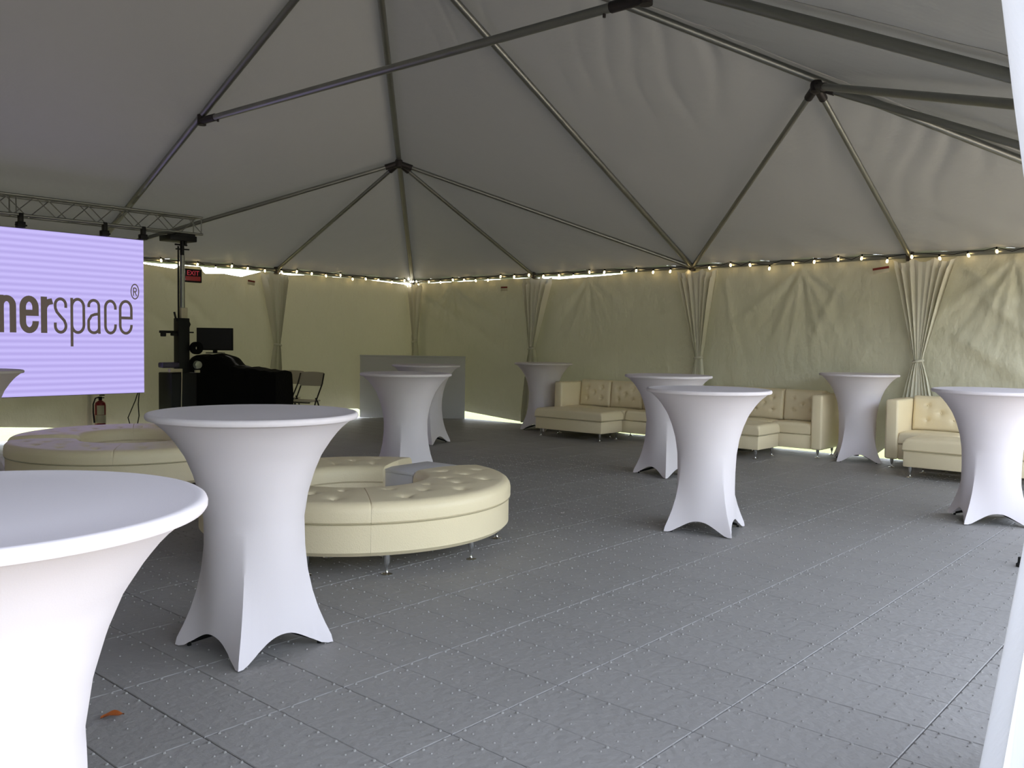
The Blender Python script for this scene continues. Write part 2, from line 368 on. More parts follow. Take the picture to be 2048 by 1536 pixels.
# ------------------------------------------------------------ pole frame
frame = empty('tent_frame', T(LA/2, LB/2, 0), 0, label='aluminium pole frame of rafters, struts, eave rails and legs carrying the roof', cat='tent frame')
off = Vector(frame.location)
def node(i, j, z): return T(i*BAY, j*BAY, z)-off
mid = (WZ+PZ)/2-.1
pk1, pk2 = node(2, 2, PZ), node(2, 4, PZ)
def pole(name, p, q, r, n=12, m='alu'): return tube(name, M[m], frame, [p, q], r, n)
for (i, j) in ((0, 0), (4, 0), (2, 0), (0, 2), (4, 2)): pole('rafter', pk1, node(i, j, WZ), .038)
for (i, j) in ((0, 6), (4, 6), (2, 6), (0, 4), (4, 4)): pole('rafter', pk2, node(i, j, WZ), .038)
pole('ridge_pole', pk1, pk2, .038)
for ci, cj, feet in ((1, 1, ((0, 2), (0, 1), (1, 0), (2, 0))), (3, 1, ((2, 0), (3, 0), (4, 1), (4, 2))), (1, 5, ((0, 4), (0, 5), (1, 6), (2, 6))), (3, 5, ((2, 6), (3, 6), (4, 5), (4, 4)))):
    c = node(ci, cj, (WZ+PZ)/2-.06)
    for f in feet: pole('strut', c, node(f[0], f[1], WZ), .029 if f[0] != 4 else .034)
    bm = bmesh.new(); a_lathe(bm, [(0, .05), (.05, .05), (.06, .02), (.06, -.05), (.03, -.07), (0, -.07)], 12, c)
    for f in feet:
        d = (node(f[0], f[1], WZ)-c).normalized(); a_tube(bm, [c+d*.03, c+d*.2], .042, 10)
    finish(bm, 'crown_fitting', M['steel'], frame)
for tj in (2, 4):
    q1, q2 = node(1, tj, (WZ+PZ)/2-.06), node(3, tj, (WZ+PZ)/2-.13)
    pole('tie_bar', q1+(q2-q1)*.02, q2, .036)
    for q, s_ in ((q1, 1), (q2, -1)):
        bm = bmesh.new(); d = (q2-q1).normalized()*s_
        a_tube(bm, [q, q+d*.30], .043, 10); a_tube(bm, [q+Vector((0, 0, .07)), q-Vector((0, 0, .05))], .05, 10)
        a_tube(bm, [q+d*.36-Vector((0, 0, .06)), q+d*.36+Vector((0, 0, .02))], .012, 8)
        finish(bm, 'tie_coupler', M['steel'], frame)
legs = [(i, 0) for i in range(5)]+[(0, j) for j in range(1, 7)]+[(i, 6) for i in range(1, 5)]+[(4, 1), (4, 2), (4, 2.8), (4, 4.35), (4, 5)]
bm = bmesh.new(); a_tube(bm, [(0, 0, 0), (0, 0, WZ)], .03, 12); a_box(bm, -.08, .08, -.08, .08, 0, .008); legme = finish(bm, 'leg', M['alu'], frame)
legme.location = node(0, 0, 0)
def outleg(i, j): return Vector(node(i, j, 0))+DR*(-.085 if i == 0 else .085 if i == 4 and j != 2.8 else 0)+DL*(-.085 if j == 0 else .085 if j == 6 else 0)
legme.location = outleg(0, 0)
for (i, j) in legs[1:]: inst(legme.data, 'leg', frame, outleg(i, j))
bm = bmesh.new(); a_lathe(bm, [(0, .06), (.045, .05), (.052, 0), (.045, -.06), (0, -.06)], 12); ef = finish(bm, 'eave_fitting', M['steel'], frame); ef.location = node(0, 0, WZ)
for (i, j) in legs[1:]: inst(ef.data, 'eave_fitting', frame, node(i, j, WZ))
for i in range(4):
    pole('eave_rail', node(i, 0, WZ), node(i+1, 0, WZ), .030); pole('eave_rail', node(i, 6, WZ), node(i+1, 6, WZ), .030)
for j in range(6):
    pole('eave_rail', node(0, j, WZ), node(0, j+1, WZ), .030); pole('eave_rail', node(4, j, WZ), node(4, j+1, WZ), .030)

# ------------------------------------------------------------ curtains tied to the legs
def curtain(ax, s0, s1, st, zt, sb0, sb1, dist, label, npl=7, mt='curtain', z0=.03, z1=2.50, group='white curtains tied back at the tent legs', tiew=.05, amp=.05, sag=.05):
    sgn = 1 if ax in 'RL' else -1
    base = {'R': lambda s, d, z: T(s, d, z), 'L': lambda s, d, z: T(d, s, z), 'N': lambda s, d, z: T(LA-d, s, z)}[ax]
    org = base(st, dist, 0)
    t = empty('curtain', org, 0, label=label, cat='curtain', group=group)
    P = []; nu, nv = npl*14, 70
    for j in range(nv+1):
        v = j/nv; z = z1+(z0-z1)*v
        if z >= zt:
            k = (z1-z)/(z1-zt); f = 1-(1-k)**1.0
            kk = k**.92
            c = ((s0+s1)/2)*(1-kk)+st*kk; w = (s1-s0)*(1-kk)**1.0+tiew*2*kk
            am = amp*(.25+.75*min(1, 1.4-k)) if k < .9 else amp*.5
            if k < .06: am = amp*.35
        else:
            k = (zt-z)/(zt-z0); kk = (min(1, k*1.15)**.75 if ax != 'N' else k**1.1)
            c = st*(1-kk)+((sb0+sb1)/2)*kk; w = tiew*2*(1-kk)+(sb1-sb0)*kk
            am = amp*(.5+.5*kk)
        row = []
        for i in range(nu+1):
            u = i/nu
            ph = 2*pi*npl*u+.9*sin(5*u+npl)+.25*sin(11*u)
            s = c+(u-.5)*w+.006*sin(ph*2)*w
            d = dist+am*sin(ph)*(.55+.45*sin(7.3*u+1.1))+.03*sin(pi*u)
            zz = z+(sag*(abs(sin(pi*u*3.0)))*-1*max(0, 1-v*6) if z > zt else 0)
            row.append(base(s, d, zz)-org)
        P.append(row)
    bm = bmesh.new(); a_grid(bm, P); finish(bm, 'drape', M[mt], t)
    bm = bmesh.new(); ring = []
    for k in range(13):
        an = 2*pi*k/12; ring.append(base(st+(tiew+.008)*cos(an), dist+(.045)*sin(an)+.02, zt+.01*cos(an))-org)
    a_tube(bm, ring, .016, 8); finish(bm, 'tieback', M[mt], t)
    return t
curtain('L', 2.86, 3.42, 3.10, 1.30, 2.98, 3.30, .10, 'white curtain tied back above the folding chairs by the black covered desk', 5)
curtain('R', .02, .42, .24, 1.38, .12, .42, .13, 'slim white curtain tied back in the far tent corner above the white counter front', 4)
curtain('R', 2.90, 3.57, 3.15, 1.29, 2.95, 3.35, .13, 'white curtain tied back on the wall right behind the farthest cocktail table', 6)
curtain('R', 5.88, 6.54, 6.285, 1.21, 6.1, 6.42, .085, 'white curtain tied back between the two left sofas, under the meeting roof struts', 7)
curtain('R', 8.97, 9.71, 9.315, 1.24, 9.05, 9.62, .095, 'widest white curtain tied back on the wall, its tail behind the right sofa', 8)
curtain('N', 8.2, 9.63, 8.50, 1.30, 8.1, 9.60, .03, 'bright white entrance curtain cut off by the right edge of the picture', 6, mt='drape', z0=.02, tiew=.03, amp=.035, sag=0)

# ------------------------------------------------------------ string lights
bm = bmesh.new(); a_lathe(bm, [(0, -.052), (.010, -.048), (.0155, -.034), (.014, -.018), (.009, -.004), (0, -.002)], 10); bulbme = finish(bm, 'bulb', M['bulb']).data
bm = bmesh.new(); a_lathe(bm, [(.0, -.006), (.011, -.006), (.011, .02), (.006, .026), (0, .026)], 8); sockme = finish(bm, 'socket', M['black']).data
for nm in ('bulb', 'socket'): bpy.data.objects.remove(bpy.data.objects[nm])
def light_string(ax, s_from, s_to, phase, label, extra=None):
    base = (lambda s, d, z: T(s, d, z)) if ax == 'R' else (lambda s, d, z: T(d, s, z))
    org = base(s_from, .1, 2.5); t = empty('string_light', org, 0, label=label, cat='string light', group='warm bulb strings along the eave rails')
    pts = []; s = s_from+phase; k = 0; rnd = random.Random(3+len(label))
    pts.append(base(s_from, .05, 2.54)-org)
    while s < s_to:
        z = 2.535+rnd.choice((-.045, -.02, 0, .0, .015, .03)); d = .075+rnd.uniform(-.01, .02)
        p = base(s, d, z)-org
        inst(bulbme, 'bulb', t, p, (rnd.uniform(-.3, .3), rnd.uniform(-.3, .3), 0)); inst(sockme, 'socket', t, p)
        pts.append(p+Vector((0, 0, .022))); pts.append(base(s+.155, .05, 2.545+rnd.uniform(-.03, .035))-org)
        s += .305*rnd.uniform(.93, 1.07); k += 1
    if extra:
        for q in extra:
            p = base(*q)-org; inst(EXB, 'bulb', t, p, (rnd.uniform(-1, 1), rnd.uniform(-1, 1), 0))
    tube('cable', M['black'], t, pts, .0045, 6)
    return t
EXB = bulbme.copy(); EXB.materials[0] = M['bulbwhite']
ex = [(.0+random.uniform(-.04, .26), .12+random.uniform(-.05, .05), 2.50+random.uniform(-.05, .11)) for _ in range(11)]
light_string('R', .1, LA-.1, .16, 'warm bulb string along the right eave rail with a bright bunched cluster in the corner', ex)
light_string('L', .15, LB-4, .12, 'warm bulb string along the left eave rail above the red exit sign')

# ------------------------------------------------------------ cocktail tables
RF = .358
def rad(th, z):
    # th measured from a foot direction, square-ish low down, round higher up
    rm = lerp_tab([(0, .225), (.1, .222), (.2, .216), (.3, .213), (.45, .214), (.58, .220), (.70, .238), (.80, .267), (.88, .300), (.95, .345), (1.0, .385), (1.04, .432), (1.06, .458)], z)
    rf = lerp_tab([(0, RF), (.04, .348), (.1, .318), (.17, .288), (.25, .262), (.35, .240), (.46, .228), (.58, .224)], z) if z < .58 else rm
    rf = max(rf, rm)
    ph = abs(((th+pi/4) % (pi/2))-pi/4)      # 0 at foot, pi/4 mid side
    sq = min(1.0, (cos(pi/4)/cos(pi/4-ph)))  # 1 at foot -> .707 mid : straight side
    g = (sq-.7071)/.2929
    g = g**1.15
    return rm+(rf-rm)*g
def table_meshes():
    bm = bmesh.new(); nth, nz = 128, 44; rows = []
    P = []
    for i in range(nth+1):
        th = 2*pi*i/nth; ph = abs(((th+pi/4) % (pi/2))-pi/4)/(pi/4)
        hem = .006+.092*(1-(1-ph)**1.9)*1.0 if ph > .09 else .006+.02*(ph/.09)**2*0
        if ph > .09: hem = .006+.092*(1-((1-ph)/(1-.09))**2.1)
        row = []
        for j in range(nz+1):
            v = (j/nz); z = hem+(1.052-hem)*v**.92
            r = rad(th, z)
            # pulled creases above every foot
            cr = 0
            if z < .30 and ph < .55:
                cr = .0045*sin(ph*34)*exp(-z/.10)*(1-ph/.55)
            r += cr
            row.append(Vector((r*cos(th), r*sin(th), z)))
        P.append(row)
    a_grid(bm, P)
    cover = finish(bm, 'stretch_cover', M['cloth'])
    bm = bmesh.new(); a_lathe(bm, [(.450, 1.046), (.461, 1.049), (.4655, 1.056), (.466, 1.064), (.463, 1.0715), (.457, 1.0755), (.450, 1.0768), (.440, 1.0745), (.30, 1.0742), (0, 1.074)], 96)
    top = finish(bm, 'tabletop', M['cloth'])
    bm = bmesh.new()
    a_tube(bm, [(.05, 0, .10), (.18, 0, .055), (RF-.075, 0, .02)], [.016, .012, .009], 8); a_lathe(bm, [(0, 0), (.010, 0), (.010, .012), (0, .016)], 12, (RF-.065, 0, 0))
    foot = finish(bm, 'foot', M['black'])
    bm = bmesh.new(); a_tube(bm, [(0, 0, .06), (0, 0, 1.05)], .032, 12); post = finish(bm, 'centre_post', M['steel'])
    # seam running down the cover
    bm = bmesh.new(); pts = []
    for j in range(24):
        z = 1.06-.55*j/23; r = rad(.9, z)+.001
        pts.append(Vector((r*cos(.9), r*sin(.9), z)))
    a_tube(bm, pts, .0016, 5); seam = finish(bm, 'cover_seam', M['cloth'])
    objs = [cover, top, foot, post, seam]; mes = [o.data for o in objs]
    for o in objs: bpy.data.objects.remove(o)
    return mes
tm = table_meshes()
def cocktail(x, y, rot, label, z=0, sx=1.0):
    t = empty('cocktail_table', (x, y, z), rot, label=label, cat='table', group='cocktail tables in white stretch covers')
    c = inst(tm[0], 'stretch_cover', t); inst(tm[1], 'tabletop', t); inst(tm[3], 'centre_post', t); inst(tm[4], 'cover_seam', c)
    for k in range(4): inst(tm[2], 'foot', t, rot=(0, 0, k*pi/2))
    return t
cocktail(-1.089, 1.705, .35, 'nearest white cocktail table, its top cut off by the left edge of the picture')
cocktail(-1.1706, 3.9613, .0991, 'whole white cocktail table in front of the left circular seating, second nearest')
cocktail(-1.0826, 8.8900, -.087, 'warm-toned white cocktail table right behind the front ring of tufted seats')
cocktail(-1.183, 11.974, .35, 'white cocktail table half hidden behind another, in front of the white counter front')
cocktail(.498, 13.96, .0446, 'farthest shaded white cocktail table, left of the ottoman at the left sofa')
cocktail(1.683, 9.387, -.19, 'white cocktail table partly hidden behind the brighter one, centre right')
cocktail(1.4904, 6.6042, .3403, 'bright white cocktail table standing alone on the open floor, centre right')
cocktail(4.2785, 10.749, .5206, 'greyish white cocktail table standing between the middle and right sofas')
cocktail(3.9248, 7.0844, .56, 'large white cocktail table at the right edge, in front of the right sofa')
cocktail(-5.04, 8.05, .3, 'white cocktail table of which only the top rim shows before the lit screen')

# ------------------------------------------------------------ chrome feet, padded slabs
bm = bmesh.new()
a_lathe(bm, [(0, 0), (.034, 0), (.034, .004), (.012, .010), (.0075, .016), (.0075, .046), (.015, .058), (.019, .075), (.021, .135), (0, .135)], 16)
_l = finish(bm, 'leg', M['chrome']); legmesh = _l.data; bpy.data.objects.remove(_l)
def pad(fmap, w, h, d, nx, ny, rad_, tufts, deep=.022, bulge=.012, z0=0.0, seams=(), endr=None):
    """a padded slab: front face w x h, thickness d, rounded rim, button dimples with pulled creases"""
    bm = bmesh.new(); P = []
    def ht(x, y):
        ex = min(x, w-x); ey = min(y, h-y)
        z = d+bulge*(1 if endr else min(1, ex/(w*.35))**.6)*min(1, ey/(h*.35))**.6-bulge*.5
        for e_, q_ in ((ex, endr or rad_), (ey, rad_)):
            if e_ < q_: z -= q_*(1-sqrt(max(0, 1-((q_-e_)/q_)**2)))
        for (tx, ty) in tufts:
            rr = (x-tx)**2+(y-ty)**2
            if rr < .04:
                z -= deep*exp(-rr/.0006)+deep*.45*exp(-rr/.004)
                r_ = sqrt(rr); 
                if .01 < r_ < .13:
                    an = math.atan2(y-ty, x-tx); z -= .005*exp(-(r_/.07)**2)*max(0, cos(4*an+.6))**3
        for (sx_) in seams: z -= .008*exp(-((x-sx_)/.006)**2)
        return z
    def coords(n, L_):
        e_ = [0, .1*rad_, .35*rad_, .7*rad_, rad_*1.05]
        mid_ = [rad_*1.05+(L_-2.1*rad_)*k/n for k in range(1, n)]
        return e_+mid_+[L_-q for q in e_[::-1]]
    xs, ys = coords(nx, w), coords(ny, h)
    P = [[fmap(x, y, ht(x, y)) for y in ys] for x in xs]
    a_grid(bm, P)
    # skirt
    rim = [(x, ys[0]) for x in xs]+[(xs[-1], y) for y in ys[1:]]+[(x, ys[-1]) for x in xs[::-1][1:]]+[(xs[0], y) for y in ys[::-1][1:]]
    A = [bm.verts.new(fmap(x, y, ht(x, y))) for x, y in rim]; B = [bm.verts.new(fmap(x, y, z0+.012)) for x, y in rim]
    cx_, cy_ = w/2, h/2
    Cc = [bm.verts.new(fmap(x+(cx_-x)/w*.02, y+(cy_-y)/h*.02, z0)) for x, y in rim]
    for k in range(len(rim)-1):
        bm.faces.new((A[k], A[k+1], B[k+1], B[k])); bm.faces.new((B[k], B[k+1], Cc[k+1], Cc[k]))
    return bm
def buttons(fmap, tufts, z, parent, r=.010):
    for (x, y) in tufts:
        bm = bmesh.new(); bmesh.ops.create_uvsphere(bm, u_segments=8, v_segments=5, radius=r)
        p = fmap(x, y, z); bmesh.ops.translate(bm, verts=bm.verts, vec=p); finish(bm, 'button', M['leather'], parent)

# ---- circular seating: three 108 degree segments and a square table in the gap
RO, RI, ST = 1.075, .45, .452
def arc_seat(cx, cy, a0, a1, label, group):
    t = empty('curved_bench', (cx, cy, 0), 0, label=label, cat='ottoman', group=group)
    da = radians(a1-a0); aw = RO*da
    g = .0005/RO
    def fm(x, y, z, rr=0):   # x along outer arc length, y from inner to outer
        an = radians(a0)+g+(da-2*g)*x/aw; r = RI+y; return Vector((r*cos(an), r*sin(an), z))
    w = RO-RI; n = 4; tf = []
    for k in range(n): tf.append(((k+.5)*aw/n, w*.28)); tf.append(((k+.5)*aw/n+.0, w*.72))
    for k in range(1, n): tf.append((k*aw/n, w*.5))
    # dimples measured in arc length on the outer radius
    bm = pad(fm, aw, w, ST, 100, 40, .055, tf, deep=.026, bulge=.016, z0=.325, endr=.005)
    finish(bm, 'cushion', M['leather'], t)
    buttons(fm, tf, ST-.018, t)
    # body
    bm = bmesh.new(); P = []; N = 48
    prof = [(RI+.012, .33), (RI+.012, .15), (RI+.03, .13), (RO-.035, .13), (RO-.012, .155), (RO-.012, .33), (RI+.012, .33)]
    for i in range(N+1):
        an = radians(a0)+g+(da-2*g)*i/N; P.append([Vector((r*cos(an), r*sin(an), z)) for r, z in prof])
    V = a_grid(bm, P); bm.faces.new(V[0][:-1]); bm.faces.new(V[-1][:-1][::-1]); finish(bm, 'body', M['leather'], t)
    bm = bmesh.new(); pts = [Vector(((RO-.006)*cos(radians(a0)+g+(da-2*g)*i/40), (RO-.006)*sin(radians(a0)+g+(da-2*g)*i/40), .3275)) for i in range(41)]
    a_tube(bm, pts, .005, 6); finish(bm, 'piping', M['piping'], t)
    for an, r in ((a0+6, RO-.09), (a1-(7 if a1 != -76 else 22), RO-.09), (a0+43, RO-.09), (a0+80, RO-.09), (a0+14, RI+.1), (a1-24, RI+.1)):
        inst(legmesh, 'leg', t, (r*cos(radians(an)), r*sin(radians(an)), 0))
    return t
c1 = (-1.075, 6.115)
G1, G2 = 'curved benches of the front ring', 'curved benches of the rear left ring'
arc_seat(*c1, -76, 38, 'tufted cream curved bench at the right of the front ring, two chrome feet showing', G1)
arc_seat(*c1, -178, -76, 'tufted cream curved bench of the front ring, mostly behind the big white table', G1)
arc_seat(*c1, 76, 182, 'tufted cream curved bench at the back of the front ring, beside the white block', G1)
t = empty('square_side_table', (c1[0]+.71*cos(radians(59)), c1[1]+.71*sin(radians(59)), 0), radians(52), label='plain white square block table filling the gap of the front ring', cat='side table')
box('body', M['cube'], t, -.25, .27, -.17, .17, .03, .405, .004); box('top', M['cube'], t, -.255, .275, -.175, .175, .405, .43, .004)
c2 = (-3.60, 8.27)
arc_seat(c2[0], c2[1], 202, 285, 'cream curved bench at the left end of the rear ring, in front', G2)
arc_seat(c2[0], c2[1], 285, 393, 'cream curved bench of the rear ring whose end hides behind the big white table', G2)
c3 = (-3.76, 8.60)
arc_seat(c3[0], c3[1], 112, 205, 'cream curved bench at the back left of the rear ring, pulled out a little', G2)
arc_seat(c3[0], c3[1], 48, 112, 'cream curved bench at the back of the rear ring, under the fire extinguisher', G2)

# ---- sofas and ottomans along the right wall; local x along the wall, y towards the wall
def sofa(a0, L, nseat, b_front, depth, label, armh=.80, backh=.84, shift=0):
    t = empty('sofa', T(a0, b_front), TH, label=label, cat='sofa', group='cream leather sofas along the right tent wall')
    aw = .145; D = depth
    box('base', M['leather'], t, aw, L-aw, .03, D-.02, .105, .285, .012)
    for x in (0, L-aw):
        # arm block with rounded front edge
        bm = bmesh.new(); a_box(bm, x, x+aw, .0, D, .105, armh, .028, 4); finish(bm, 'arm', M['leather'], t)
    bm = bmesh.new(); a_box(bm, aw-.01, L-aw+.01, D-.12, D, .105, backh-.03, .02, 3); finish(bm, 'back_frame', M['leather'], t)
    w = (L-2*aw)/nseat
    for k in range(nseat):
        x0 = aw+k*w+.004; ww = w-.008
        f = lambda x, y, z, x0=x0: Vector((x0+x, .015+y, z))
        tf = [(ww*.3, .18), (ww*.7, .18), (ww*.5, .36)]
        bm = pad(f, ww, D-.30, .435, 16, 16, .035, tf, deep=.012, bulge=.02, z0=.288); finish(bm, 'seat_cushion', M['leather'], t)
        f2 = lambda x, y, z, x0=x0: Vector((x0+x, D-.11-z+ y*.10, .42+y))
        tb = [(ww*.27, .14), (ww*.73, .14), (ww*.27, .30), (ww*.73, .30), (ww*.5, .22)]
        bm = pad(f2, ww, backh-.43, .15, 30, 24, .035, tb, deep=.022, bulge=.03, z0=0); o = finish(bm, 'back_cushion', M['leather'], t)
        buttons(f2, tb, .15-.008, o, .009)
    for x in (.07, L-.07, L/2):
        for y in (.07, D-.08): inst(legmesh, 'leg', t, (x, y, 0))
    return t
sofa(4.22, 2.03, 3, .86, .70, 'tufted cream sofa farthest left on the right wall, behind the long ottoman')
sofa(6.50, 1.90, 3, .76, .62, 'tufted cream sofa in the middle, its right arm end facing us beside a grey-white table')
sofa(9.21, 2.25, 3, .92, .74, 'tufted cream sofa farthest right, behind the ottoman and the large white table')
def ottoman(a0, L, b_front, D, label):
    t = empty('ottoman', T(a0, b_front), TH, label=label, cat='ottoman', group='rectangular cream ottomans before the sofas')
    box('body', M['leather'], t, .008, L-.008, .008, D-.008, .12, .292, .012)
    f = lambda x, y, z: Vector((x, y, z)); tf = [(L*(k+.5)/4, D*q) for k in range(4) for q in (.3, .7)]
    bm = pad(f, L, D, .435, 40, 20, .04, tf, deep=.01, bulge=.025, z0=.296); finish(bm, 'cushion', M['leather'], t)
    bm = bmesh.new(); a_tube(bm, [(0, 0, .295), (L, 0, .295), (L, D, .295), (0, D, .295), (0, 0, .295)], .005, 6); finish(bm, 'piping', M['piping'], t)
    for x in (.07, L-.07):
        for y in (.07, D-.07): inst(legmesh, 'leg', t, (x, y, 0))
    return t
ottoman(4.30, 1.22, 1.42, .55, 'long cream ottoman with chrome feet in front of the left sofa')
ottoman(6.70, 1.20, 1.46, .60, 'cream ottoman half hidden behind the lone bright cocktail table')
ottoman(9.62, 1.25, 1.60, .60, 'cream ottoman in front of the right sofa, partly behind the large white table')

# ------------------------------------------------------------ white counter front across the corner
pL, pR = Vector((-2.75, 15.74, 0)), Vector((-.85, 15.74, 0))
an = math.atan2(pR.y-pL.y, pR.x-pL.x); t = empty('white_counter', pL, an, label='plain low white counter front standing across the far tent corner', cat='counter')
Lc = (pR-pL).length
box('front_panel', M['cube'], t, 0, Lc, 0, .03, 0, 1.10, .004); box('counter_top', M['cube'], t, -.005, Lc+.005, -.004, .06, 1.10, 1.13, .006)
box('side_panel', M['cube'], t, .0, .03, .03, .055, 0, 1.10, .003); box('side_panel', M['cube'], t, Lc-.03, Lc, .03, .055, 0, 1.10, .003)

# ------------------------------------------------------------ LED screen hanging from a truss
SD = 1.5; RZ = TH+pi/2; sb, sw, sz0, sz1 = 6.052, 4.0, .675, 2.651   # local x runs towards decreasing b, -y faces the room
scr = empty('led_screen', T(SD, sb+sw, 0), RZ, label='large lavender glowing LED screen with grey lettering, hung on the left', cat='screen')
box('display', M['led'], scr, 0, sw, 0, .012, sz0, sz1)
cab = box('cabinet', M['screenback'], scr, -.003, sw+.003, .0125, .085, sz0-.006, sz1+.006, .004)
# lettering: condensed strokes, positions measured on the screen (b, z)
def stroke(bm, pts, hw, y=-.002, th=.002):
    n = len(pts); Lf, Rt = [], []
    for i, (x, z) in enumerate(pts):
        a = pts[max(0, i-1)]; b = pts[min(n-1, i+1)]
        dx, dz = b[0]-a[0], b[1]-a[1]; l = math.hypot(dx, dz) or 1
        hx, hz = (hw if isinstance(hw, (int, float)) else hw[0]), (hw if isinstance(hw, (int, float)) else hw[1])
        nx, nz = -dz/l, dx/l
        Lf.append((x+nx*hx, z+nz*hz)); Rt.append((x-nx*hx, z-nz*hz))
    A = [bm.verts.new((x, y, z)) for x, z in Lf]; B = [bm.verts.new((x, y, z)) for x, z in Rt]
    for i in range(n-1): bm.faces.new((A[i], A[i+1], B[i+1], B[i]))
def arc(cx, cz, rx, rz, d0, d1, n=14, p=1.0):
    out = []
    for k in range(n+1):
        t_ = radians(d0+(d1-d0)*k/n); c, s = cos(t_), sin(t_)
        out.append((cx+rx*(abs(c)**p)*(1 if c >= 0 else -1), cz+rz*(abs(s)**p)*(1 if s >= 0 else -1)))
    return out
BL, XH = 1.432, 1.866
def letters():
    X = lambda b: sb+sw-b
    thick = []; thin = []
    hb = (.0355, .036); hl = (.0165, .018)
    def n_(l, r, hw):   # l, r outer edges
        x0, x1 = l+hw[0], r-hw[0]; rz = .085
        return [[(x0, BL), (x0, XH)], [(x0, XH-.15)]+arc((x0+x1)/2, XH-hw[1]-rz, (x1-x0)/2, rz, 180, 0)[1:]+[(x1, BL)]]
    def e_(l, r, hw):
        x0, x1 = l+hw[0], r-hw[0]; cx = (x0+x1)/2; rx = (x1-x0)/2; rz = .10; zt, zb, zm = XH+.004-hw[1]-rz, BL-.006+hw[1]+rz, (1.668 if hw[0] > .03 else 1.64)
        return [[(x1, zm-.0), (x1, zt)]+arc(cx, zt, rx, rz, 0, 180)+arc(cx, zb, rx, rz, 180, 360)+[(x1, zb+.009)], [(x0, zm), (x1+hw[0], zm)]]
    def bowl(l, r, hw, z0, z1):
        x0, x1 = l+hw[0], r-hw[0]; cx = (x0+x1)/2; rx = (x1-x0)/2; rz = .095
        return [arc(cx, z1-hw[1]-rz, rx, rz, 0, 180)+arc(cx, z0+hw[1]+rz, rx, rz, 180, 360)+[(x1, z1-hw[1]-rz)]]
    thick += n_(X(7.786), X(7.584), hb); thick += e_(X(7.548), X(7.336), hb)
    x0 = X(7.313)+hb[0]; thick += [[(x0, BL), (x0, XH)], [(x0, XH-.17)]+arc(x0+.083, XH-.055-.10, .083, .10, 175, 92, 8)+[(X(7.180), XH-.050)]]
    # s
    l, r = X(7.166)+hl[0], X(7.010)-hl[0]; cx = (l+r)/2; rx = (r-l)/2
    thin += [[(r, XH-.125), (r, XH-.105)]+arc(cx, XH-hl[1]-.075, rx, .075, 0, 180, 14)+[(l+.002, 1.735), (l+.018, 1.69), (cx, 1.635), (r-.018, 1.585), (r-.002, 1.54)]+arc(cx, BL-.006+hl[1]+.075, rx, .075, 0, -180, 14)+[(l, 1.56)]]
    # p
    l, r = X(6.973), X(6.797); x0 = l+hl[0]; thin += [[(x0, 1.272), (x0, XH)]]+bowl(l, r, hl, BL-.006, XH+.004)
    # a
    l, r = X(6.773), X(6.607); xl, xr = l+hl[0], r-hl[0]-.004; cx = (xl+xr)/2; rx = (xr-xl)/2
    thin += [[(xl+.004, XH-.105), (xl+.004, XH-.085)]+arc(cx, XH-hl[1]-.07, rx-.002, .07, 180, 0, 12)+[(xr, 1.5), (xr, 1.47), (xr+.004, BL)]]
    thin += [[(xr, 1.68), (cx+.01, 1.672), (cx-.03, 1.655)]+arc(cx, 1.585, rx, .055, 140, 180, 4)+arc(cx, BL-.006+hl[1]+.065, rx, .065, 180, 350, 12)+[(xr, 1.53)]]
    # c
    l, r = X(6.566)+hl[0], X(6.406)-hl[0]; cx = (l+r)/2; rx = (r-l)/2
    thin += [[(r, XH-.125), (r, XH-.105)]+arc(cx, XH-hl[1]-.088, rx, .088, 0, 180)+arc(cx, BL-.006+hl[1]+.088, rx, .088, 180, 360)+[(r, 1.555)]]
    thin += e_(X(6.379), X(6.201), hl)
    # registered mark
    cx, cz = X(6.169), 1.983; reg = [arc(cx, cz, .050, .094, 0, 360, 32)]
    x0 = cx-.018; reg += [[(x0, cz-.055), (x0, cz+.05)], [(x0, cz+.046), (cx+.004, cz+.046)]+arc(cx+.004, cz+.022, .016, .024, 90, -90, 8)+[(x0, cz-.002)], [(cx, cz-.002), (cx+.022, cz-.055)]]
    bm = bmesh.new()
    for i, s_ in enumerate(thick): stroke(bm, s_, hb, -.0015-.0002*i)
    for i, s_ in enumerate(thin): stroke(bm, s_, hl, -.0015-.0002*i)
    for i, s_ in enumerate(reg): stroke(bm, s_, (.0065, .0075), -.0015-.0002*i)
    me = bpy.data.meshes.new('lettering'); bm.to_mesh(me); bm.free(); me.materials.append(M['lettering'])
    return me
inst(letters(), 'lettering', scr)
# truss
tr = empty('lighting_truss', T(SD, 10.7, 0), RZ, label='silver box truss spanning above the LED screen', cat='truss')
TL = 10.7-5.22; ZT, ZB = 3.035, 2.81; yy = (0, .21)
for y in yy:
    for z in (ZT, ZB): tube('chord', M['alu'], tr, [(0, y, z), (TL, y, z)], .0165, 10)
def lacing(y0, z0, y1, z1, ph):
    pts = []; n = 23
    bm = bmesh.new()
    for k in range(n):
        xa, xb = TL*k/n, TL*(k+1)/n
        p, q = ((y0, z0), (y1, z1)) if (k+ph) % 2 == 0 else ((y1, z1), (y0, z0))
        a_tube(bm, [(xa, *p), (xb, *q)], .0065, 6)
    finish(bm, 'lacing', M['alu'], tr)
lacing(0, ZT, 0, ZB, 0); lacing(.21, ZT, .21, ZB, 1); lacing(0, ZT, .21, ZT, 0); lacing(0, ZB, .21, ZB, 1)
for x in (TL-.02, TL-2.35, .02):
    bm = bmesh.new()
    for p, q in (((x, 0, ZB), (x, 0, ZT)), ((x, .21, ZB), (x, .21, ZT)), ((x, 0, ZT), (x, .21, ZT)), ((x, 0, ZB), (x, .21, ZB))): a_tube(bm, [p, q], .008, 6)
    finish(bm, 'end_frame', M['alu'], tr)
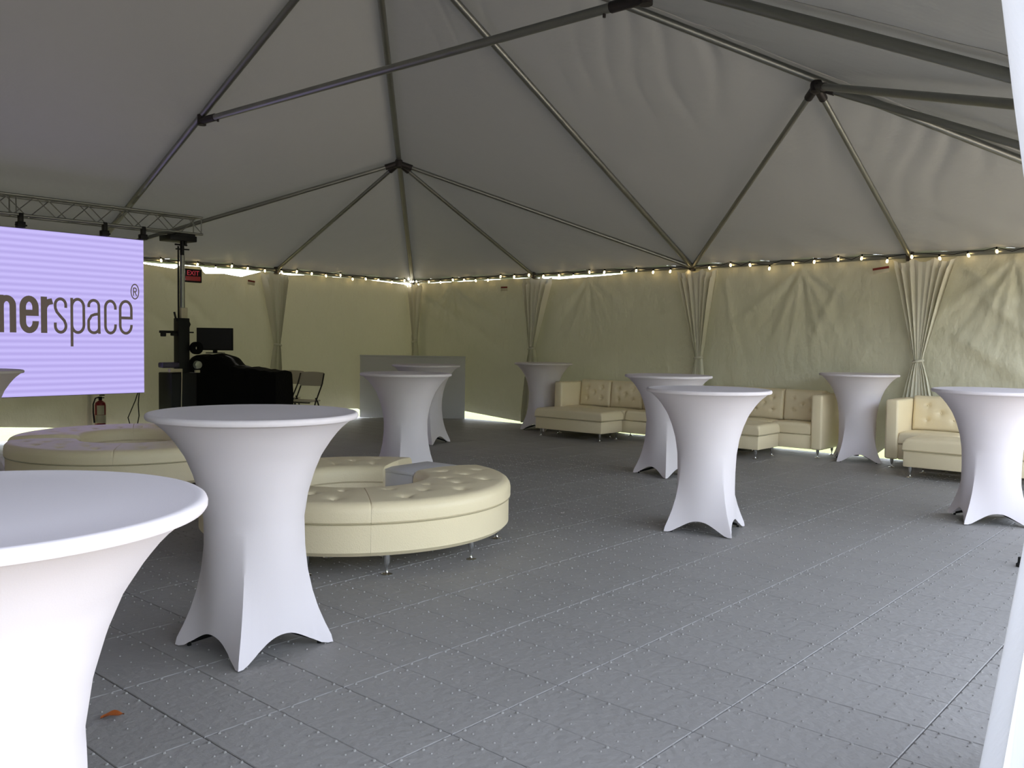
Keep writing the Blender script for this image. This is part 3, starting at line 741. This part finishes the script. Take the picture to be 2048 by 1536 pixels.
for b in (6.05, 6.545, 7.52, 9.0):
    x = 10.7-b; bm = bmesh.new()
    a_box(bm, x-.045, x+.045, -.03, .06, 2.66, 2.73, .008); a_box(bm, x-.025, x+.025, -.025, .045, 2.72, ZB+.02, .008); a_tube(bm, [(x-.06, .01, 2.69), (x+.07, .01, 2.69)], .010, 8)
    finish(bm, 'hanging_clamp', M['black'], tr)
# crank-up tower under the truss end
tw = empty('truss_lift', T(SD+.02, 5.53, 0), RZ, label='black crank-up lift tower with silver mast under the truss end', cat='lift')
box('base', M['black'], tw, -.24, .12, -.16, .2, .04, .93, .012)
box('mast_sleeve', M['black'], tw, -.085, .075, -.06, .08, .5, 1.66, .01)
tube('inner_mast', M['alu'], tw, [(.0, .0, 1.6), (.0, .0, 2.50)], .034, 12)
tube('side_tube', M['black'], tw, [(-.055, .0, 1.6), (-.055, 0, 2.62)], .012, 8)
box('mast_collar', M['label'], tw, -.035, .055, -.04, .04, 1.66, 1.80, .006)
bm = bmesh.new(); a_box(bm, -.19, .19, -.05, .26, 2.69, 2.765, .01); a_box(bm, -.11, .17, -.04, .2, 2.75, 2.79, .006); a_tube(bm, [(0, 0, 2.45), (0, 0, 2.72)], .028, 10)
a_tube(bm, [(-.10, 0, 2.64), (.07, 0, 2.64)], .012, 8); a_tube(bm, [(-.09, 0, 2.58), (.1, 0, 2.585)], .010, 8); a_box(bm, .03, .06, -.02, .02, 2.64, 2.7, .004); finish(bm, 'head', M['black'], tw)
bm = bmesh.new(); a_box(bm, -.32, -.07, -.02, .02, 1.455, 1.49, .008); a_box(bm, -.30, -.24, -.03, .03, 1.41, 1.46, .01); a_box(bm, -.10, .16, -.012, .012, 1.46, 1.48, .004); a_box(bm, -.16, -.08, -.03, .03, 1.42, 1.47, .01); finish(bm, 'outrigger_arm', M['black'], tw)
bm = bmesh.new(); a_tube(bm, [(-.12, -.01, 1.74), (-.10, -.01, 1.66), (-.07, -.01, 1.6)], .014, 8); a_tube(bm, [(.08, -.01, 1.63), (.105, -.01, 1.58), (.07, -.01, 1.5)], .010, 8); finish(bm, 'latch', M['black'], tw)
w_ = empty('winch', (0, 0, 0)); bpy.data.objects.remove(w_)
bm = bmesh.new(); a_lathe(bm, [(0, -.02), (.055, -.02), (.055, -.012), (.02, -.005), (.02, .02), (.05, .03), (0, .035)], 20); wn = finish(bm, 'winch_wheel', M['alu'], tw); wn.location = (.118, -.18, 1.035); wn.rotation_euler = (pi/2, 0, 0)
box('winch_bracket', M['label'], tw, .085, .15, -.19, -.15, .93, .965, .004)
bm = bmesh.new(); a_box(bm, -.34, -.10, -.12, .02, .995, 1.07, .02); finish(bm, 'carry_handle', M['blueglass'], tw)
box('base_plate', M['label'], tw, -.26, -.09, -.17, -.10, .94, .985, .004)
tube('strap', M['label'], tw, [(-.10, -.17, .97), (-.115, -.175, .40), (-.12, -.18, .1)], .006, 6)
bm = bmesh.new()
for k in range(3): a_lathe(bm, [(.025, -.012), (.085, -.012), (.085, .012), (.025, .012), (.025, -.012)], 20, (0, 0, k*.02))
o = finish(bm, 'cable_coil', M['blackcloth'], tw); o.location = (.145, -.08, 1.26); o.rotation_euler = (pi/2, 0, 0)
bm = bmesh.new()
for sx_ in (-1, 1):
    for sy in (-1, 1): a_lathe(bm, [(0, 0), (.03, 0), (.03, .04), (0, .04)], 10, (-.06+sx_*.15, .02+sy*.14, 0))
finish(bm, 'caster', M['rubber'], tw)
# cables dropping from the screen
cb = empty('power_cable', T(1.2, 6.05, 0), RZ, label='pair of black cables dropping from the screen corner to a floor connector', cat='cable')
loc = lambda b, d, z: Vector((6.05-b, 1.2-d, z))
tube('cable', M['rubber'], cb, [loc(6.08, 1.40, .70), loc(6.03, 1.2, .55), loc(5.99, .9, .30), loc(5.80, .55, .17), loc(5.62, .42, .12)], .007, 6)
tube('cable', M['rubber'], cb, [loc(6.07, 1.40, .70), loc(5.99, 1.2, .5), loc(5.86, .95, .32), loc(5.72, .6, .15), loc(5.60, .42, .10)], .007, 6)
bm = bmesh.new(); a_box(bm, 5.62-5.62-.02, 5.62-5.62+.0, 0, .01, 0, .01); bm.free()
o = box('connector', M['black'], cb, .36, .60, .72, .84, .0, .13, .012)

# fire extinguisher against the wall
fx = empty('fire_extinguisher', T(.30, 6.10, 0), RZ, label='red fire extinguisher with cream label below the screen by the wall', cat='extinguisher')
lathe('cylinder', M['red'], fx, [(0, 0), (.066, 0), (.072, .012), (.072, .44), (.064, .475), (.03, .50), (.02, .505), (.02, .52), (0, .52)], 24)
def wrap(z0, z1, a0, a1, r=.0732):
    bm = bmesh.new(); a_grid(bm, [[Vector((r*cos(radians(a)), r*sin(radians(a)), z)) for z in (z0, z1)] for a in [a0+(a1-a0)*k/10 for k in range(11)]]); return bm
finish(wrap(.19, .305, -175, -5), 'instruction_label', M['label'], fx); finish(wrap(.31, .44, -150, -70), 'type_label', M['label'], fx)
bm = bmesh.new(); a_box(bm, -.02, .02, -.02, .02, .51, .56, .006); a_box(bm, -.01, .06, -.01, .01, .57, .585, .003); a_box(bm, -.01, .055, -.01, .01, .535, .548, .003); finish(bm, 'valve', M['black'], fx)
tube('hose', M['rubber'], fx, [(-.02, 0, .55), (-.07, -.01, .54), (-.105, -.02, .46), (-.105, -.02, .34), (-.09, -.02, .20)], [.009, .009, .009, .010, .013], 8)

# exit sign and small labels
sg = empty('exit_sign', T(.10, 4.592, 0), RZ, label='small dark red exit sign hanging under the left eave rail', cat='sign')
box('housing', M['black'], sg, -.142, .142, 0, .05, 2.243, 2.448, .006)
box('lower_panel', M['signred'], sg, -.128, .118, -.004, .002, 2.268, 2.335, .001)
def text_mesh(s, size, name):
    cu = bpy.data.curves.new('t', 'FONT'); cu.body = s; cu.size = size; cu.align_x = 'CENTER'; cu.extrude = .001
    o = bpy.data.objects.new('t', cu); COL.objects.link(o); dg = bpy.context.evaluated_depsgraph_get(); me = bpy.data.meshes.new_from_object(o.evaluated_get(dg))
    bpy.data.objects.remove(o); me.name = name; return me
me = text_mesh('EXIT', .10, 'lettering'); me.materials.clear(); me.materials.append(M['signletter'])
inst(me, 'lettering', sg, (-.005, -.003, 2.352), (pi/2, 0, 0))
def small_label(ax, s, z, w, label, tilt=0):
    if ax == 'L': t = empty('warning_label', T(.09, s, z), RZ, label=label, cat='label', group='small red labels below the eave rail')
    else: t = empty('warning_label', T(s, .10, z), TH, label=label, cat='label', group='small red labels below the eave rail')
    t.rotation_euler.y = tilt
    box('red_band', M['redlabel'], t, -w/2, w/2, -.002, .002, .0, .028, .001); box('lower_band', M['label'], t, -w/2, w/2, -.0015, .0015, -.05, -.002, .001)
small_label('L', 3.58, 2.31, .13, 'small red label on the left wall beside the leftmost curtain', .1)
small_label('R', 2.47, 2.335, .15, 'small red label on the wall left of the farthest curtain bundle')
small_label('R', 8.83, 2.385, .20, 'narrow red label on the wall just left of the widest curtain', -.12)

# ------------------------------------------------------------ covered desk, monitor, chairs
dk = empty('covered_desk', (-4.05, 12.95, 0), radians(-7), label='desk and cases hidden under a black cloth, monitor on top', cat='desk')
P = []; W2 = .70
prof = [(-.70, .98), (-.62, 1.10), (-.52, 1.165), (-.40, 1.13), (-.30, 1.165), (-.18, 1.15), (-.10, 1.10), (.0, 1.00), (.10, .985), (.20, .965), (.26, .99), (.34, .965), (.50, .945), (.70, .925)]
nx = 60
for i in range(nx+1):
    x = -W2+2*W2*i/nx; zt = lerp_tab(prof, x)+.006*sin(x*40)
    row = []
    fl = lambda y, z: Vector((x*(1+.03*(1-z)), y+.02*sin(x*26+z*1.5)*(1-z/1.0), z))
    for z in (0.01, .2, .4, .6, .75): row.append(fl(-.36-.03*(1-z), z))
    row += [Vector((x, -.34, zt-.05)), Vector((x, -.30, zt-.01)), Vector((x, -.1, zt)), Vector((x, .1, zt+.0)), Vector((x, .25, zt-.02)), Vector((x, .29, zt-.06))]
    for z in (.6, .3, .01): row.append(fl(.31, z))
    P.append(row)
bm = bmesh.new(); V = a_grid(bm, P); bm.faces.new(V[0]); bm.faces.new(V[-1][::-1]); finish(bm, 'cloth', M['blackcloth'], dk)
mo = empty('monitor', (-4.13, 12.45, 1.155), radians(2), label='black computer monitor standing on the black covered desk', cat='monitor')
mo.location = (-4.40, 12.90, 1.172)
s_ = .27
box('screen', M['black'], mo, -.265, .265, -.015, .02, .045, .375, .006); box('panel', M['screenback'], mo, -.25, .25, -.018, -.0152, .06, .362, .0)
box('stand', M['black'], mo, -.03, .03, -.01, .03, .0, .1, .005); box('foot', M['black'], mo, -.12, .12, -.06, .1, 0, .012, .004)
def fold_chair(x, y, rz, label):
    t = empty('folding_chair', (x, y, 0), rz, label=label, cat='chair', group='white folding chairs right of the covered desk')
    # local: front = -y
    bm = bmesh.new(); P = [[Vector((-.205+.41*i/12, .235+.018*cos(pi*(i/12-.5))+(z-.66)*.16, z-.012*((i-6)/6)**2*(1 if z > .8 else 0))) for z in [.66+.225*k/6 for k in range(7)]] for i in range(13)]
    a_grid(bm, P); bmesh.ops.solidify(bm, geom=bm.faces[:], thickness=.014); finish(bm, 'backrest', M['chairseat'], t)
    bm = bmesh.new(); a_box(bm, -.20, .20, -.20, .19, .425, .45, .012, 3); finish(bm, 'seat', M['chairseat'], t)
    for s in (-1, 1):
        tube('front_leg', M['steel'], t, [(s*.222, -.23, .01), (s*.222, 0, .43), (s*.218, .20, .70), (s*.212, .265, .86)], .0115, 8)
        tube('rear_leg', M['steel'], t, [(s*.208, .30, .01), (s*.208, .08, .42), (s*.208, .02, .48)], .0115, 8)
    tube('crossbar', M['steel'], t, [(-.22, -.17, .12), (.22, -.17, .12)], .009, 8); tube('crossbar', M['steel'], t, [(-.208, .25, .12), (.208, .25, .12)], .009, 8)
    tube('seat_rail', M['steel'], t, [(-.208, -.15, .418), (.208, -.15, .418)], .009, 8)
    return t
fold_chair(-3.26, 13.60, radians(-18), 'white folding chair with dark legs, the right one of two by the desk')
fold_chair(-3.70, 14.12, radians(-16), 'white folding chair with dark legs, half hidden behind the black covered desk')

# ------------------------------------------------------------ tripod foot at the right edge
fp = Vector((1.0, 1.0, 0))
d = Vector(((2043-1024)/FPX, 1, -(1126-768)/FPX)); 
fp = T(11.433, 5.06)
tp = empty('tripod_stand', fp+Vector((.42, .12, 0)), 0, label='grey metal stand leg with black rubber foot at the right edge', cat='stand')
apex = Vector((.0, 0, .62))
for dx, dy in ((-.42, -.12), (.32, -.30), (.10, .42)):
    f = Vector((dx, dy, 0)); l = tube('leg', M['chrome'], tp, [f+Vector((0, 0, .03)), f*.86+Vector((0, 0, .22)), apex*.97+f*.05], .0095, 10)
    bm = bmesh.new(); a_lathe(bm, [(0, 0), (.027, 0), (.028, .018), (.019, .026), (.017, .062), (0, .064)], 14, f); finish(bm, 'rubber_foot', M['rubber'], l)
tube('pole', M['chrome'], tp, [(0, 0, .25), (0, 0, 1.5)], .014, 12); lathe('collar', M['black'], tp, [(0, .6), (.03, .6), (.03, .68), (0, .68)], 14)
# ------------------------------------------------------------ leaf
lf = bmesh.new(); P = []
for i in range(9):
    u = i/8; w = .024*sin(pi*u)**.8+.0008
    P.append([Vector((-.04+.08*u, w*v, .006+.006*abs(v)+.008*sin(pi*u)+.003*sin(9*u+v*2))) for v in (-1, -.5, 0, .5, 1)])
a_grid(lf, P); bmesh.ops.solidify(lf, geom=lf.faces[:], thickness=.0008)
o = finish(lf, 'dry_leaf', M['leaf']); o.location = (-1.458, 3.155, .0); o.rotation_euler = (0, 0, .5); tag(o, 'small orange brown dry leaf on the floor before the nearest table', 'leaf')
bm = bmesh.new(); a_grid(bm, [[Vector((x*.014+.003*y, y*.011, .003+.005*abs(x*y))) for y in (-1, 0, 1)] for x in (-1, -.3, .5, 1)]); bmesh.ops.solidify(bm, geom=bm.faces[:], thickness=.001)
o = finish(bm, 'paper_scrap', M['cloth']); o.location = (.431, 7.112, .004); tag(o, 'tiny white scrap of paper on the floor right of the front ring', 'litter')
